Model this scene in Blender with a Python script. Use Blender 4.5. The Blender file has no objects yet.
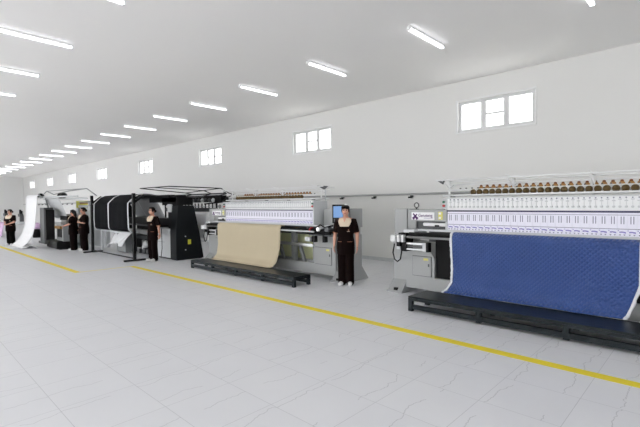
import bpy, bmesh, math, random
from mathutils import Vector, Matrix, Quaternion
random.seed(7)
R = math.radians
sc = bpy.context.scene
COL = sc.collection

# ---------------------------------------------------------------- materials
def lin(c):
    return tuple(((v / 255) / 12.92 if v / 255 <= .04045 else ((v / 255 + .055) / 1.055) ** 2.4) for v in c)
def new_mat(name):
    m = bpy.data.materials.new(name); m.use_nodes = True
    nt = m.node_tree
    return m, nt, nt.nodes['Principled BSDF']
def N(nt, t, **kw):
    n = nt.nodes.new(t)
    for k, v in kw.items(): setattr(n, k, v)
    return n
def pmat(name, rgb, rough=.5, metal=0., var=.06, scale=6., bump=0., bscale=120., spec=.5):
    """plain procedural material: base colour with slight noise variation, optional fine bump"""
    m, nt, b = new_mat(name)
    c = lin(rgb)
    tc = N(nt, 'ShaderNodeTexCoord'); no = N(nt, 'ShaderNodeTexNoise')
    no.inputs['Scale'].default_value = scale; no.inputs['Detail'].default_value = 3
    nt.links.new(tc.outputs['Object'], no.inputs['Vector'])
    mx = N(nt, 'ShaderNodeMix', data_type='RGBA')
    mx.inputs['A'].default_value = (*[max(0, v * (1 - var)) for v in c], 1)
    mx.inputs['B'].default_value = (*[min(1, v * (1 + var)) for v in c], 1)
    nt.links.new(no.outputs['Fac'], mx.inputs['Factor'])
    nt.links.new(mx.outputs['Result'], b.inputs['Base Color'])
    b.inputs['Roughness'].default_value = rough; b.inputs['Metallic'].default_value = metal; b.inputs['Specular IOR Level'].default_value = spec
    if bump:
        n2 = N(nt, 'ShaderNodeTexNoise'); n2.inputs['Scale'].default_value = bscale
        nt.links.new(tc.outputs['Object'], n2.inputs['Vector'])
        bp = N(nt, 'ShaderNodeBump'); bp.inputs['Strength'].default_value = bump; bp.inputs['Distance'].default_value = .01
        nt.links.new(n2.outputs['Fac'], bp.inputs['Height']); nt.links.new(bp.outputs['Normal'], b.inputs['Normal'])
    return m
def emat(name, rgb, strength):
    m, nt, b = new_mat(name)
    b.inputs['Base Color'].default_value = (*lin(rgb), 1)
    b.inputs['Emission Color'].default_value = (*lin(rgb), 1)
    b.inputs['Emission Strength'].default_value = strength
    return m
M = {}
M['wall'] = pmat('wall_paint', (228, 228, 227), .75, var=.012, scale=.7, bump=.05, bscale=60)
M['ceil'] = pmat('ceiling_paint', (246, 245, 244), .9, var=.012, scale=.5, bump=.05, bscale=50)
M['base'] = pmat('skirting_tile', (196, 199, 202), .4, var=.12, scale=9)
M['white'] = pmat('white_plastic', (232, 233, 234), .45)
M['grey'] = pmat('machine_grey', (160, 162, 162), .45, var=.03, scale=3)
M['grey_d'] = pmat('machine_darker_grey', (140, 143, 144), .45, var=.05)
M['lgrey'] = pmat('light_grey_enamel', (203, 206, 208), .42, var=.03)
M['steel'] = pmat('brushed_steel', (205, 207, 208), .28, .85, var=.05, scale=20)
M['dsteel'] = pmat('dark_steel', (82, 84, 86), .4, .5, var=.15, scale=15)
M['black'] = pmat('black_paint', (15, 16, 18), .5, var=.2, spec=.25)
M['blackm'] = pmat('black_rubber', (11, 11, 12), .65, var=.2, spec=.25)
M['bench'] = pmat('bench_slate_paint', (29, 35, 39), .33, var=.12, scale=4, spec=.25)
M['cabinet'] = pmat('cabinet_black', (15, 19, 22), .5, var=.12, spec=.25)
M['lav'] = pmat('lavender_white_panel', (230, 229, 242), .4, var=.02)
M['navy'] = pmat('navy_stripe', (34, 28, 78), .4)
M['violet'] = pmat('violet_print', (132, 124, 186), .5)
M['slot'] = pmat('slot_grey', (124, 124, 142), .5, var=.2)
M['knob'] = pmat('tension_disc_grey', (200, 202, 204), .4, 0.)
M['paper'] = pmat('paper', (236, 236, 238), .8, var=.02)
M['purple'] = pmat('purple_print', (78, 28, 98), .6)
M['mauve'] = pmat('mauve_print', (120, 90, 150), .6)
M['yellowtag'] = pmat('yellow_notice', (214, 208, 120), .6)
M['green'] = pmat('green_lamp', (24, 96, 70), .3)
M['red'] = pmat('red_lamp', (176, 28, 40), .3)
M['yellow'] = pmat('yellow_floor_paint', (240, 220, 42), .5, var=.05, scale=4)
M['yelsign'] = pmat('yellow_sign', (206, 204, 60), .5)
M['olive'] = pmat('olive_brown_thread', (84, 64, 24), .6, var=.35, scale=70, bump=.3, bscale=300)
M['amber'] = pmat('amber_thread', (168, 124, 66), .6, var=.25, scale=60, bump=.3, bscale=300)
M['pumpkin'] = pmat('amber_thread_deep', (120, 68, 30), .6, var=.25, scale=60)
M['core'] = pmat('cone_core', (226, 218, 196), .6)
M['beige'] = pmat('beige_cloth', (188, 176, 150), .75, var=.05, scale=3, bump=.12, bscale=220)
M['whitecloth'] = pmat('white_cloth', (230, 231, 233), .85, var=.015, scale=4, bump=.1, bscale=90)
M['fringe'] = pmat('white_fleece_edge', (222, 224, 228), .95, var=.1, scale=60, bump=.6, bscale=140)
M['greycloth'] = pmat('grey_sheet_cloth', (190, 192, 195), .8, var=.04, scale=4)
M['lgreycloth'] = pmat('pale_grey_sheet_cloth', (196, 198, 200), .8, var=.03, scale=4)
M['blackcloth'] = pmat('black_quilt_cloth', (13, 14, 18), .9, var=.15, scale=8, bump=.3, bscale=60, spec=.12)
M['lilac'] = pmat('lilac_cloth', (206, 176, 208), .85, var=.05)
M['brown'] = pmat('dark_brown_uniform', (19, 9, 8), .95, var=.15, scale=14, bump=.15, bscale=200, spec=.12)
M['blacktr'] = pmat('black_uniform', (10, 8, 8), .95, var=.15, scale=14, bump=.15, bscale=200, spec=.12)
M['cream'] = pmat('cream_collar', (214, 198, 176), .8)
M['tan'] = pmat('tan_piping', (172, 120, 96), .8)
M['skin'] = pmat('skin', (206, 156, 134), .55, var=.05, scale=25)
M['hair'] = pmat('dark_hair', (18, 11, 10), .5, var=.3, scale=60, bump=.3, bscale=150, spec=.25)
M['cap'] = pmat('dark_cap_cloth', (13, 9, 9), .85, spec=.12)
M['eye'] = pmat('dark_eye', (38, 24, 20), .3)
M['lip'] = pmat('lip', (168, 84, 80), .5)
M['shoe'] = pmat('white_shoe', (236, 236, 236), .55, var=.03)
M['brass'] = pmat('yellow_brown_wood', (150, 112, 52), .5, var=.2)
M['palegreen'] = pmat('pale_olive_panel', (226, 230, 186), .5, var=.06, scale=3)
M['lamp'] = emat('lamp_diffuser', (250, 251, 255), 1.5)
M['screen'] = emat('blue_screen', (92, 126, 170), .3)
M['outside'] = pmat('outdoor_ground', (236, 234, 228), .9, var=.15, scale=1)

def glass_mat():
    m, nt, b = new_mat('window_glass')
    nt.nodes.remove(b)
    out = nt.nodes['Material Output']
    tr = N(nt, 'ShaderNodeBsdfTransparent'); gl = N(nt, 'ShaderNodeBsdfGlossy'); mx = N(nt, 'ShaderNodeMixShader')
    gl.inputs['Roughness'].default_value = .02
    mx.inputs['Fac'].default_value = .04
    nt.links.new(tr.outputs[0], mx.inputs[1]); nt.links.new(gl.outputs[0], mx.inputs[2])
    nt.links.new(mx.outputs[0], out.inputs['Surface'])
    return m
M['glass'] = glass_mat()
M['frame'] = pmat('window_frame_white', (214, 215, 216), .5, var=.02)

def floor_mat():
    m, nt, b = new_mat('marble_tile_floor')
    L = nt.links.new
    tc = N(nt, 'ShaderNodeTexCoord'); sep = N(nt, 'ShaderNodeSeparateXYZ'); L(tc.outputs['Object'], sep.inputs[0])
    def math_(op, a, bv=None, c=None):
        n = N(nt, 'ShaderNodeMath', operation=op)
        for i, v in enumerate((a, bv, c)):
            if v is None: continue
            if isinstance(v, (int, float)): n.inputs[i].default_value = v
            else: L(v, n.inputs[i])
        return n.outputs[0]
    def gridline(sock, off):
        t = math_('DIVIDE', math_('ADD', sock, off), .6)
        f = math_('FRACT', t)
        d = math_('MINIMUM', f, math_('SUBTRACT', 1., f))
        cell = math_('FLOOR', t)
        return math_('LESS_THAN', d, .0042), cell
    gx, cx = gridline(sep.outputs['X'], 60.2); gy, cy = gridline(sep.outputs['Y'], 59.67)
    grout = math_('MAXIMUM', gx, gy)
    # per-tile offset so that veins break at the joints
    cmb = N(nt, 'ShaderNodeCombineXYZ'); L(math_('MULTIPLY', cx, 3.71), cmb.inputs[0]); L(math_('MULTIPLY', cy, 5.13), cmb.inputs[1])
    L(math_('MULTIPLY', math_('ADD', cx, cy), 1.7), cmb.inputs[2])
    add = N(nt, 'ShaderNodeVectorMath', operation='ADD'); L(tc.outputs['Object'], add.inputs[0]); L(cmb.outputs[0], add.inputs[1])
    s2 = N(nt, 'ShaderNodeSeparateXYZ'); L(add.outputs[0], s2.inputs[0])
    nz = N(nt, 'ShaderNodeTexNoise'); nz.inputs['Scale'].default_value = 2.0; nz.inputs['Detail'].default_value = 5; nz.inputs['Roughness'].default_value = .6
    mp = N(nt, 'ShaderNodeMapping'); mp.inputs['Scale'].default_value = (.2, .9, 1); L(add.outputs[0], mp.inputs['Vector']); L(mp.outputs[0], nz.inputs['Vector'])
    wob = math_('MULTIPLY', math_('SUBTRACT', nz.outputs['Fac'], .5), .36)
    fr = math_('FRACT', math_('DIVIDE', math_('ADD', s2.outputs['X'], wob), .41))
    vein = math_('ABSOLUTE', math_('SUBTRACT', fr, .5))
    veinm = math_('SUBTRACT', 1., math_('MINIMUM', math_('DIVIDE', vein, .013), 1.))
    mk = N(nt, 'ShaderNodeTexNoise'); mk.inputs['Scale'].default_value = 1.1; mk.inputs['Detail'].default_value = 1; L(add.outputs[0], mk.inputs['Vector'])
    veinf = math_('MULTIPLY', veinm, math_('GREATER_THAN', mk.outputs['Fac'], .46))
    cl = N(nt, 'ShaderNodeTexNoise'); cl.inputs['Scale'].default_value = 1.6; cl.inputs['Detail'].default_value = 3; L(add.outputs[0], cl.inputs['Vector'])
    m1 = N(nt, 'ShaderNodeMix', data_type='RGBA'); m1.inputs['A'].default_value = (*lin((220, 221, 225)), 1); m1.inputs['B'].default_value = (*lin((227, 228, 231)), 1); L(cl.outputs['Fac'], m1.inputs['Factor'])
    m2 = N(nt, 'ShaderNodeMix', data_type='RGBA'); L(math_('MULTIPLY', veinf, .45), m2.inputs['Factor']); L(m1.outputs['Result'], m2.inputs['A']); m2.inputs['B'].default_value = (*lin((120, 120, 126)), 1)
    m3 = N(nt, 'ShaderNodeMix', data_type='RGBA'); L(math_('MULTIPLY', grout, .42), m3.inputs['Factor']); L(m2.outputs['Result'], m3.inputs['A']); m3.inputs['B'].default_value = (*lin((150, 151, 156)), 1)
    L(m3.outputs['Result'], b.inputs['Base Color'])
    b.inputs['Roughness'].default_value = .42
    b.inputs['Specular IOR Level'].default_value = .3
    return m
M['floor'] = floor_mat()

def quilt_mat():
    m, nt, b = new_mat('blue_quilted_satin')
    L = nt.links.new
    tc = N(nt, 'ShaderNodeTexCoord'); sep = N(nt, 'ShaderNodeSeparateXYZ'); L(tc.outputs['Object'], sep.inputs[0])
    def mt(op, a, bv):
        n = N(nt, 'ShaderNodeMath', operation=op)
        for i, v in enumerate((a, bv)):
            if isinstance(v, (int, float)): n.inputs[i].default_value = v
            elif v is not None: L(v, n.inputs[i])
        return n.outputs[0]
    k = 2 * math.pi / .12
    u = mt('ADD', sep.outputs['X'], sep.outputs['Z']); v = mt('SUBTRACT', sep.outputs['X'], sep.outputs['Z'])
    s = mt('MULTIPLY', mt('SINE', mt('MULTIPLY', u, k), None), mt('SINE', mt('MULTIPLY', v, k), None))
    s = mt('ABSOLUTE', s, None)
    bp = N(nt, 'ShaderNodeBump'); bp.inputs['Strength'].default_value = .9; bp.inputs['Distance'].default_value = .012
    L(s, bp.inputs['Height']); L(bp.outputs['Normal'], b.inputs['Normal'])
    no = N(nt, 'ShaderNodeTexNoise'); no.inputs['Scale'].default_value = 3; L(tc.outputs['Object'], no.inputs['Vector'])
    mx = N(nt, 'ShaderNodeMix', data_type='RGBA'); mx.inputs['A'].default_value = (*lin((36, 66, 128)), 1); mx.inputs['B'].default_value = (*lin((42, 74, 138)), 1)
    L(no.outputs['Fac'], mx.inputs['Factor']); L(mx.outputs['Result'], b.inputs['Base Color'])
    b.inputs['Roughness'].default_value = .4
    b.inputs['Sheen Weight'].default_value = .15
    return m
M['quilt'] = quilt_mat()

# ---------------------------------------------------------------- mesh builder (world coordinates)
class MB:
    def __init__(s, *mats):
        s.bm = bmesh.new(); s.mats = [M[x] for x in mats]; s.names = list(mats)
    def _mi(s, faces, m, smooth=False):
        i = 0
        if m is not None:
            if m not in s.names: s.names.append(m); s.mats.append(M[m])
            i = s.names.index(m)
        for f in faces: f.material_index = i; f.smooth = smooth
    def hull(s, pts, quads, m=None, smooth=False):
        v = [s.bm.verts.new(p) for p in pts]
        fs = []
        for q in quads:
            try: fs.append(s.bm.faces.new([v[i] for i in q]))
            except ValueError: pass
        s._mi(fs, m, smooth); return s
    def box(s, x0, x1, y0, y1, z0, z1, m=None, bev=0.):
        b = bev
        if b <= 0:
            pts = [(x, y, z) for z in (z0, z1) for y in (y0, y1) for x in (x0, x1)]
            return s.hull(pts, [(0, 2, 3, 1), (4, 5, 7, 6), (0, 1, 5, 4), (2, 6, 7, 3), (0, 4, 6, 2), (1, 3, 7, 5)], m)
        t = bmesh.new(); bmesh.ops.create_cube(t, size=1)
        for v in t.verts: v.co = Vector(((x0 + x1) / 2 + v.co.x * (x1 - x0), (y0 + y1) / 2 + v.co.y * (y1 - y0), (z0 + z1) / 2 + v.co.z * (z1 - z0)))
        bmesh.ops.bevel(t, geom=t.edges[:], offset=b, segments=2, profile=.5, affect='EDGES')
        s.merge(t, m); return s
    def merge(s, t, m=None, smooth=False):
        mp = {}
        for v in t.verts: mp[v] = s.bm.verts.new(v.co)
        fs = []
        for f in t.faces:
            try: fs.append(s.bm.faces.new([mp[v] for v in f.verts]))
            except ValueError: pass
        s._mi(fs, m, smooth); t.free()
    def prism(s, poly, axis, a0, a1, m=None):
        """extrude a polygon (2-D points) along an axis; x: (y,z), y: (x,z), z: (x,y)"""
        def P(p, a): return {'x': (a, p[0], p[1]), 'y': (p[0], a, p[1]), 'z': (p[0], p[1], a)}[axis]
        n = len(poly); pts = [P(p, a0) for p in poly] + [P(p, a1) for p in poly]
        qs = [tuple(range(n))[::-1], tuple(range(n, 2 * n))] + [(i, (i + 1) % n, n + (i + 1) % n, n + i) for i in range(n)]
        return s.hull(pts, qs, m)
    def tube(s, pts, r, m=None, seg=8, closed=False, caps=True):
        """round bar through points; r number or list of radii"""
        pts = [Vector(p) for p in pts]; n = len(pts)
        rr = r if isinstance(r, (list, tuple)) else [r] * n
        prev = None; rings = []
        for i, p in enumerate(pts):
            if closed: d = pts[(i + 1) % n] - pts[i - 1]
            else: d = pts[min(i + 1, n - 1)] - pts[max(i - 1, 0)]
            d.normalize()
            a = prev if prev is not None else (Vector((0, 0, 1)) if abs(d.z) < .9 else Vector((1, 0, 0)))
            u = (a - d * a.dot(d))
            if u.length < 1e-5: u = d.orthogonal()
            u.normalize(); prev = u; w = d.cross(u)
            rings.append([s.bm.verts.new(p + (u * math.cos(2 * math.pi * k / seg) + w * math.sin(2 * math.pi * k / seg)) * rr[i]) for k in range(seg)])
        fs = []
        for i in range(n if closed else n - 1):
            A, B = rings[i], rings[(i + 1) % n]
            for k in range(seg): fs.append(s.bm.faces.new((A[k], A[(k + 1) % seg], B[(k + 1) % seg], B[k])))
        s._mi(fs, m, seg > 6)
        if caps and not closed:
            s._mi([s.bm.faces.new(rings[0][::-1]), s.bm.faces.new(rings[-1])], m)
        return s
    def limb(s, pts, rr, m=None, seg=12, flat=1.):
        """tapered rounded limb with hemispherical ends"""
        pts = [Vector(p) for p in pts]; rr = list(rr)
        d0 = (pts[0] - pts[1]).normalized(); d1 = (pts[-1] - pts[-2]).normalized()
        P = []; Q = []
        for a in (.05, .4, .75): 
            P.append(pts[0] + d0 * rr[0] * math.cos(a * math.pi / 2) * .98); Q.append(rr[0] * math.sin(a * math.pi / 2))
        for p, r in zip(pts, rr): P.append(p); Q.append(r)
        for a in (.75, .4, .05):
            P.append(pts[-1] + d1 * rr[-1] * math.cos(a * math.pi / 2) * .98); Q.append(rr[-1] * math.sin(a * math.pi / 2))
        return s.tube(P, Q, m, seg)
    def ell(s, c, r, m=None, seg=16, rings=10, rot=None):
        t = bmesh.new(); bmesh.ops.create_uvsphere(t, u_segments=seg, v_segments=rings, radius=1)
        for v in t.verts:
            p = Vector((v.co.x * r[0], v.co.y * r[1], v.co.z * r[2]))
            if rot is not None: p = rot @ p
            v.co = p + Vector(c)
        s.merge(t, m, True); return s
    def loft(s, rings, m=None, seg=24, caps=True):
        """rings: (z, rx, ry, cx, cy)"""
        RR = []
        for z, rx, ry, cx, cy in rings:
            RR.append([s.bm.verts.new((cx + rx * math.cos(2 * math.pi * k / seg), cy + ry * math.sin(2 * math.pi * k / seg), z)) for k in range(seg)])
        fs = []
        for A, B in zip(RR, RR[1:]):
            for k in range(seg): fs.append(s.bm.faces.new((A[k], A[(k + 1) % seg], B[(k + 1) % seg], B[k])))
        if caps: fs += [s.bm.faces.new(RR[0][::-1]), s.bm.faces.new(RR[-1])]
        s._mi(fs, m, True); return s
    def lathe(s, c, prof, m=None, seg=12):
        return s.loft([(c[2] + z, max(r, 1e-4), max(r, 1e-4), c[0], c[1]) for r, z in prof], m, seg)
    def sheet(s, grid, th=.01, m=None):
        """cloth from a grid of points, with real thickness"""
        nu, nv = len(grid), len(grid[0])
        G = [[Vector(p) for p in row] for row in grid]
        def nrm(i, j):
            a = G[min(i + 1, nu - 1)][j] - G[max(i - 1, 0)][j]; b = G[i][min(j + 1, nv - 1)] - G[i][max(j - 1, 0)]
            n = a.cross(b); return n.normalized() if n.length > 1e-9 else Vector((0, -1, 0))
        A = [[s.bm.verts.new(G[i][j] + nrm(i, j) * th / 2) for j in range(nv)] for i in range(nu)]
        B = [[s.bm.verts.new(G[i][j] - nrm(i, j) * th / 2) for j in range(nv)] for i in range(nu)]
        fs = []
        for i in range(nu - 1):
            for j in range(nv - 1):
                fs.append(s.bm.faces.new((A[i][j], A[i + 1][j], A[i + 1][j + 1], A[i][j + 1])))
                fs.append(s.bm.faces.new((B[i][j], B[i][j + 1], B[i + 1][j + 1], B[i + 1][j])))
        for i in range(nu - 1):
            fs.append(s.bm.faces.new((A[i][0], B[i][0], B[i + 1][0], A[i + 1][0])))
            fs.append(s.bm.faces.new((A[i][-1], A[i + 1][-1], B[i + 1][-1], B[i][-1])))
        for j in range(nv - 1):
            fs.append(s.bm.faces.new((A[0][j], A[0][j + 1], B[0][j + 1], B[0][j])))
            fs.append(s.bm.faces.new((A[-1][j], B[-1][j], B[-1][j + 1], A[-1][j + 1])))
        s._mi(fs, m, True); return s
    def build(s, name, parent=None, local=False, remesh=0., smooth_iter=0):
        bmesh.ops.recalc_face_normals(s.bm, faces=s.bm.faces[:])
        me = bpy.data.meshes.new(name)
        if parent is not None:
            root = parent
            while root.parent is not None: root = root.parent
            off = Vector((0, 0, 0)) if local else Vector(root.location)
        else:
            xs = [v.co for v in s.bm.verts]
            off = Vector(((min(v.x for v in xs) + max(v.x for v in xs)) / 2, (min(v.y for v in xs) + max(v.y for v in xs)) / 2, min(v.z for v in xs)))
        for v in s.bm.verts: v.co -= off
        s.bm.to_mesh(me); s.bm.free()
        for mm in s.mats: me.materials.append(mm)
        o = bpy.data.objects.new(name, me); COL.objects.link(o)
        if parent is not None: o.parent = parent
        else: o.location = off
        if remesh:
            r = o.modifiers.new('merge', 'REMESH'); r.mode = 'VOXEL'; r.voxel_size = remesh; r.use_smooth_shade = True
            if smooth_iter:
                sm = o.modifiers.new('smooth', 'SMOOTH'); sm.factor = .5; sm.iterations = smooth_iter
        return o

def tag(o, label, cat, group=None, kind=None):
    o['label'] = label; o['category'] = cat
    if group: o['group'] = group
    if kind: o['kind'] = kind
    return o
def empty(name, loc, rz=0.):
    o = bpy.data.objects.new(name, None); COL.objects.link(o)
    o.location = loc; o.rotation_euler = (0, 0, rz); o.empty_display_size = .1
    return o
def struct(o, label=None):
    o['kind'] = 'structure'
    if label: o['label'] = label
    return o
def copy_tree(o, parent=None):
    c = o.copy(); COL.objects.link(c)
    if parent is not None: c.parent = parent
    for ch in list(o.children): copy_tree(ch, c)
    return c
def ordinal(n):
    W = ['first', 'second', 'third', 'fourth', 'fifth', 'sixth', 'seventh', 'eighth', 'ninth', 'tenth', 'eleventh', 'twelfth', 'thirteenth', 'fourteenth', 'fifteenth', 'sixteenth',
         'seventeenth', 'eighteenth', 'nineteenth', 'twentieth', 'twenty-first', 'twenty-second', 'twenty-third', 'twenty-fourth', 'twenty-fifth', 'twenty-sixth', 'twenty-seventh', 'twenty-eighth', 'twenty-ninth', 'thirtieth']
    return W[n - 1]
def text_part(txt, name, mat, parent, x0, y, z0, size, extrude=.001):
    """lettering standing on a plane that faces -Y, as a mesh"""
    cu = bpy.data.curves.new(name, 'FONT'); cu.body = txt; cu.size = size; cu.extrude = extrude; cu.offset = .0006
    t = bpy.data.objects.new(name, cu); COL.objects.link(t)
    dg = bpy.context.evaluated_depsgraph_get(); me = bpy.data.meshes.new_from_object(t.evaluated_get(dg))
    bpy.data.objects.remove(t)
    root = parent
    while root.parent is not None: root = root.parent
    off = Vector(root.location)
    me.transform(Matrix.Translation(Vector((x0, y, z0)) - off) @ Matrix.Rotation(math.pi / 2, 4, 'X'))
    me.materials.clear(); me.materials.append(M[mat])
    o = bpy.data.objects.new(name, me); COL.objects.link(o); o.parent = parent
    return o

# ---------------------------------------------------------------- room shell
XL, XR, YB, YW, ZC = -50.5, 13.0, -7.6, 9.72, 4.56
WT = .32
struct(MB('floor').box(XL - .3, XR + .3, YB - .3, YW + WT, -.2, 0).build('floor'), 'pale grey marble-look tiled floor')
struct(MB('ceil').box(XL - .3, XR + .3, YB - .3, YW + WT, ZC, ZC + .2).build('ceiling'), 'flat white ceiling')
bpy.data.objects['floor'].location.z = -.2
# floor texture follows world axes: keep object origin at the world origin in plan
fo = bpy.data.objects['floor']
for v in fo.data.vertices: v.co.x += fo.location.x; v.co.y += fo.location.y; v.co.z += fo.location.z
fo.location = (0, 0, 0)
WZ0, WZ1, WW = 3.33, 4.07, 1.74
wins = [-4.59, -10.5, -16.65, -23.05, -29.55, -35.7, -41.6, -47.7, 1.55, 7.7]
wins.sort()
FZ0, FZ1, FW = .4, 3.5, 5.3
fwins = [7.2 - 6.15 * i for i in range(9, -1, -1)]  # large openings in the unseen front wall, added for their daylight
def wall_with_openings(name, y0, y1, openings, label, WW, WZ0, WZ1):
    mb = MB('wall')
    xs = [XL]
    for x in openings: xs += [x, x + WW]
    xs.append(XR)
    for i in range(0, len(xs), 2): mb.box(xs[i], xs[i + 1], y0, y1, 0, ZC)
    for x in openings:
        mb.box(x, x + WW, y0, y1, 0, WZ0); mb.box(x, x + WW, y0, y1, WZ1, ZC)
    return struct(mb.build(name), label)
wall_with_openings('wall_back', YW, YW + WT, wins, 'long white wall with small high windows behind the machines', WW, WZ0, WZ1)
wall_with_openings('wall_front', YB - WT, YB, fwins, 'unseen long white wall, its large windows added to light the hall', FW, FZ0, FZ1)
struct(MB('wall').box(XL - .3, XL, YB, YW, 0, ZC).build('wall_left'), 'far white end wall of the hall')
struct(MB('wall').box(XR, XR + .3, YB, YW, 0, ZC).build('wall_right'), 'near white end wall of the hall')
struct(MB('base').box(XL + .015, XR, YW - .015, YW, 0, .1).build('baseboard_back'), 'low grey tiled skirting along the window wall')
struct(MB('base').box(XL, XL + .015, YB, YW - .015, 0, .1).build('baseboard_left'), 'low grey tiled skirting along the end wall')

def window(n, x, y, inward, WW=WW, WZ0=WZ0, WZ1=WZ1):
    """white frame set towards the outside of the wall; the middle light is split by a bar"""
    ya, yb = (y + .05, y + .11) if inward < 0 else (y - .11, y - .05)
    e = empty('window_%d' % n, (x + WW / 2, (ya + yb) / 2, WZ0)); e['kind'] = 'structure'
    f = MB('frame'); x1 = x + WW; t = .07
    f.box(x, x + t, ya, yb, WZ0, WZ1); f.box(x1 - t, x1, ya, yb, WZ0, WZ1)
    f.box(x + t, x1 - t, ya, yb, WZ0, WZ0 + t); f.box(x + t, x1 - t, ya, yb, WZ1 - t, WZ1)
    a, b = x + WW * .345, x + WW * .645
    f.box(a - .06, a + .06, ya, yb, WZ0 + t, WZ1 - t); f.box(b - .06, b + .06, ya, yb, WZ0 + t, WZ1 - t)
    f.build('window_frame', e)
    MB('frame').box(a + .06, b - .06, ya + .005, yb - .005, (WZ0 + WZ1) / 2 - .022, (WZ0 + WZ1) / 2 + .022).build('glazing_bar', e)
    if n == 5: MB('frame').box(b + .06, x1 - t, ya + .005, yb - .005, (WZ0 + WZ1) / 2 - .022, (WZ0 + WZ1) / 2 + .022).build('glazing_bar', e)
    MB('glass').box(x + t, x1 - t, (ya + yb) / 2 - .004, (ya + yb) / 2 + .004, WZ0 + t, WZ1 - t).build('window_pane', e)
    s = MB('white')
    yi = y if inward < 0 else y
    d = inward
    lo, hi = sorted((y + d * .02, y + .05 * -d))
    s.box(x - .03, x1 + .03, min(y, y + d * .03), max(y, y + d * .03), WZ0 - .035, WZ0)
    s.box(x - .05, x, min(y, y + d * .018), max(y, y + d * .018), WZ0 - .035, WZ1 + .04)
    s.box(x1, x1 + .03, min(y, y + d * .018), max(y, y + d * .018), WZ0 - .035, WZ1 + .04)
    s.box(x, x1, min(y, y + d * .018), max(y, y + d * .018), WZ1, WZ1 + .04)
    s.build('window_trim', e)
for i, x in enumerate(wins[::-1]):
    window(i + 1, x, YW, -1)
for i, x in enumerate(fwins[::-1]):
    window(i + 21, x, YB, 1, FW, FZ0, FZ1)  # unseen windows, added so daylight fills the hall
struct(MB('outside').box(XL - 25, XR + 25, YB - 30, YW + 30, -.35, -.25).build('ground_outside'))  # unseen ground, coloured pale to bounce daylight up to the ceiling

# floor lines
def line(name, x0, x1, y0, y1, label):
    struct(MB('yellow').box(x0, x1, y0, y1, .0005, .003).build(name), label)
line('floor_line', -11.35, XR - .2, 4.485, 4.615, 'long yellow line painted in front of the quilting machines')
line('floor_line', XL + .5, -11.3, 3.175, 3.305, 'far yellow line painted in front of the people on the left')
line('floor_line', -11.35, -11.31, 3.29, 4.50, 'thin worn yellow line joining the two long ones')

# conduit along the wall
p = empty('wall_pipe', (-20, YW - .06, 1.84))
tag(p, 'long thin grey pipe running along the white wall above the machines', 'pipe')
mb = MB('lgrey').tube([(XL + .3, YW - .07, 1.865), (XR - .1, YW - .07, 1.865)], .028, 'grey'); mb.build('pipe_run', p)
for k in range(38):
    x = -4.66 - 1.2 * k if k else -4.66
    MB('dsteel').box(x - .02, x + .02, YW - .1, YW, 1.79, 1.83).box(x - .07, x + .02, YW - .12, YW - .04, 1.76, 1.80, 'black').build('pipe_bracket', p)
# ceiling tube lights: three rows across the hall
proto = None
rows = [(6.64, -3.71 + 6 * 2.365, 26, 'row nearest the window wall'), (1.84, -6.14 + 7 * 2.365, 26, 'middle row'), (-2.96, -3.71 + 6 * 2.365, 26, 'row nearest the camera')]
for ry, rx, n, rn in rows:
    vis = hid = 0
    for i in range(n):
        x = rx - 2.365 * i
        if x < XL + 1: continue
        if proto is None:
            e = empty('ceiling_light', (x, ry, ZC))
            MB('white').box(x - .03, x + .03, ry - .6, ry + .6, ZC - .04, ZC, bev=.006).build('lamp_housing', e)
            MB('lamp').box(x - .032, x + .032, ry - .575, ry + .575, ZC - .075, ZC - .04, bev=.015).build('lamp_diffuser', e)
            [MB('white').box(x - .034, x + .034, min(ry + q * .575, ry + q * .6), max(ry + q * .575, ry + q * .6), ZC - .077, ZC - .04).build('end_cap', e) for q in (-1, 1)]
            proto = e
        else:
            e = copy_tree(proto); e.location = (x, ry, ZC)
        seen = (ry == 6.64 and x < 0) or (ry == 1.84 and -16 < x < -5)
        if seen:
            vis += 1
            lb = 'glowing tube light, %s from the near end of the ceiling %s' % (ordinal(vis), rn)
        else:
            hid += 1
            lb = 'glowing tube light out of the picture, %s in the ceiling %s' % (ordinal(hid), rn)
        tag(e, lb, 'ceiling light', 'ceiling tube lights in the ' + rn)

# ---------------------------------------------------------------- multi-needle quilting machines
cone_proto = {}
def cone(kind, x, y, z):
    if kind not in cone_proto:
        o = empty('thread_cone', (x, y, z))
        if kind == 'low':
            MB('olive').lathe((x, y, z), [(.018, .0), (.034, .01), (.044, .032), (.045, .052), (.036, .074), (.02, .086)]).build('thread', o)
            MB('core').lathe((x, y, z), [(.014, .086), (.013, .096), (.006, .098)]).build('cone_tip', o)
        else:
            MB('amber').lathe((x, y, z), [(.036, .0), (.038, .012), (.034, .032), (.024, .044)]).build('thread', o)
            MB('pumpkin').lathe((x, y, z), [(.022, .044), (.018, .066), (.006, .07)]).build('cone_tip', o)
        cone_proto[kind] = o
    else:
        o = copy_tree(cone_proto[kind]); o.location = (x, y, z)
    return o

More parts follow.
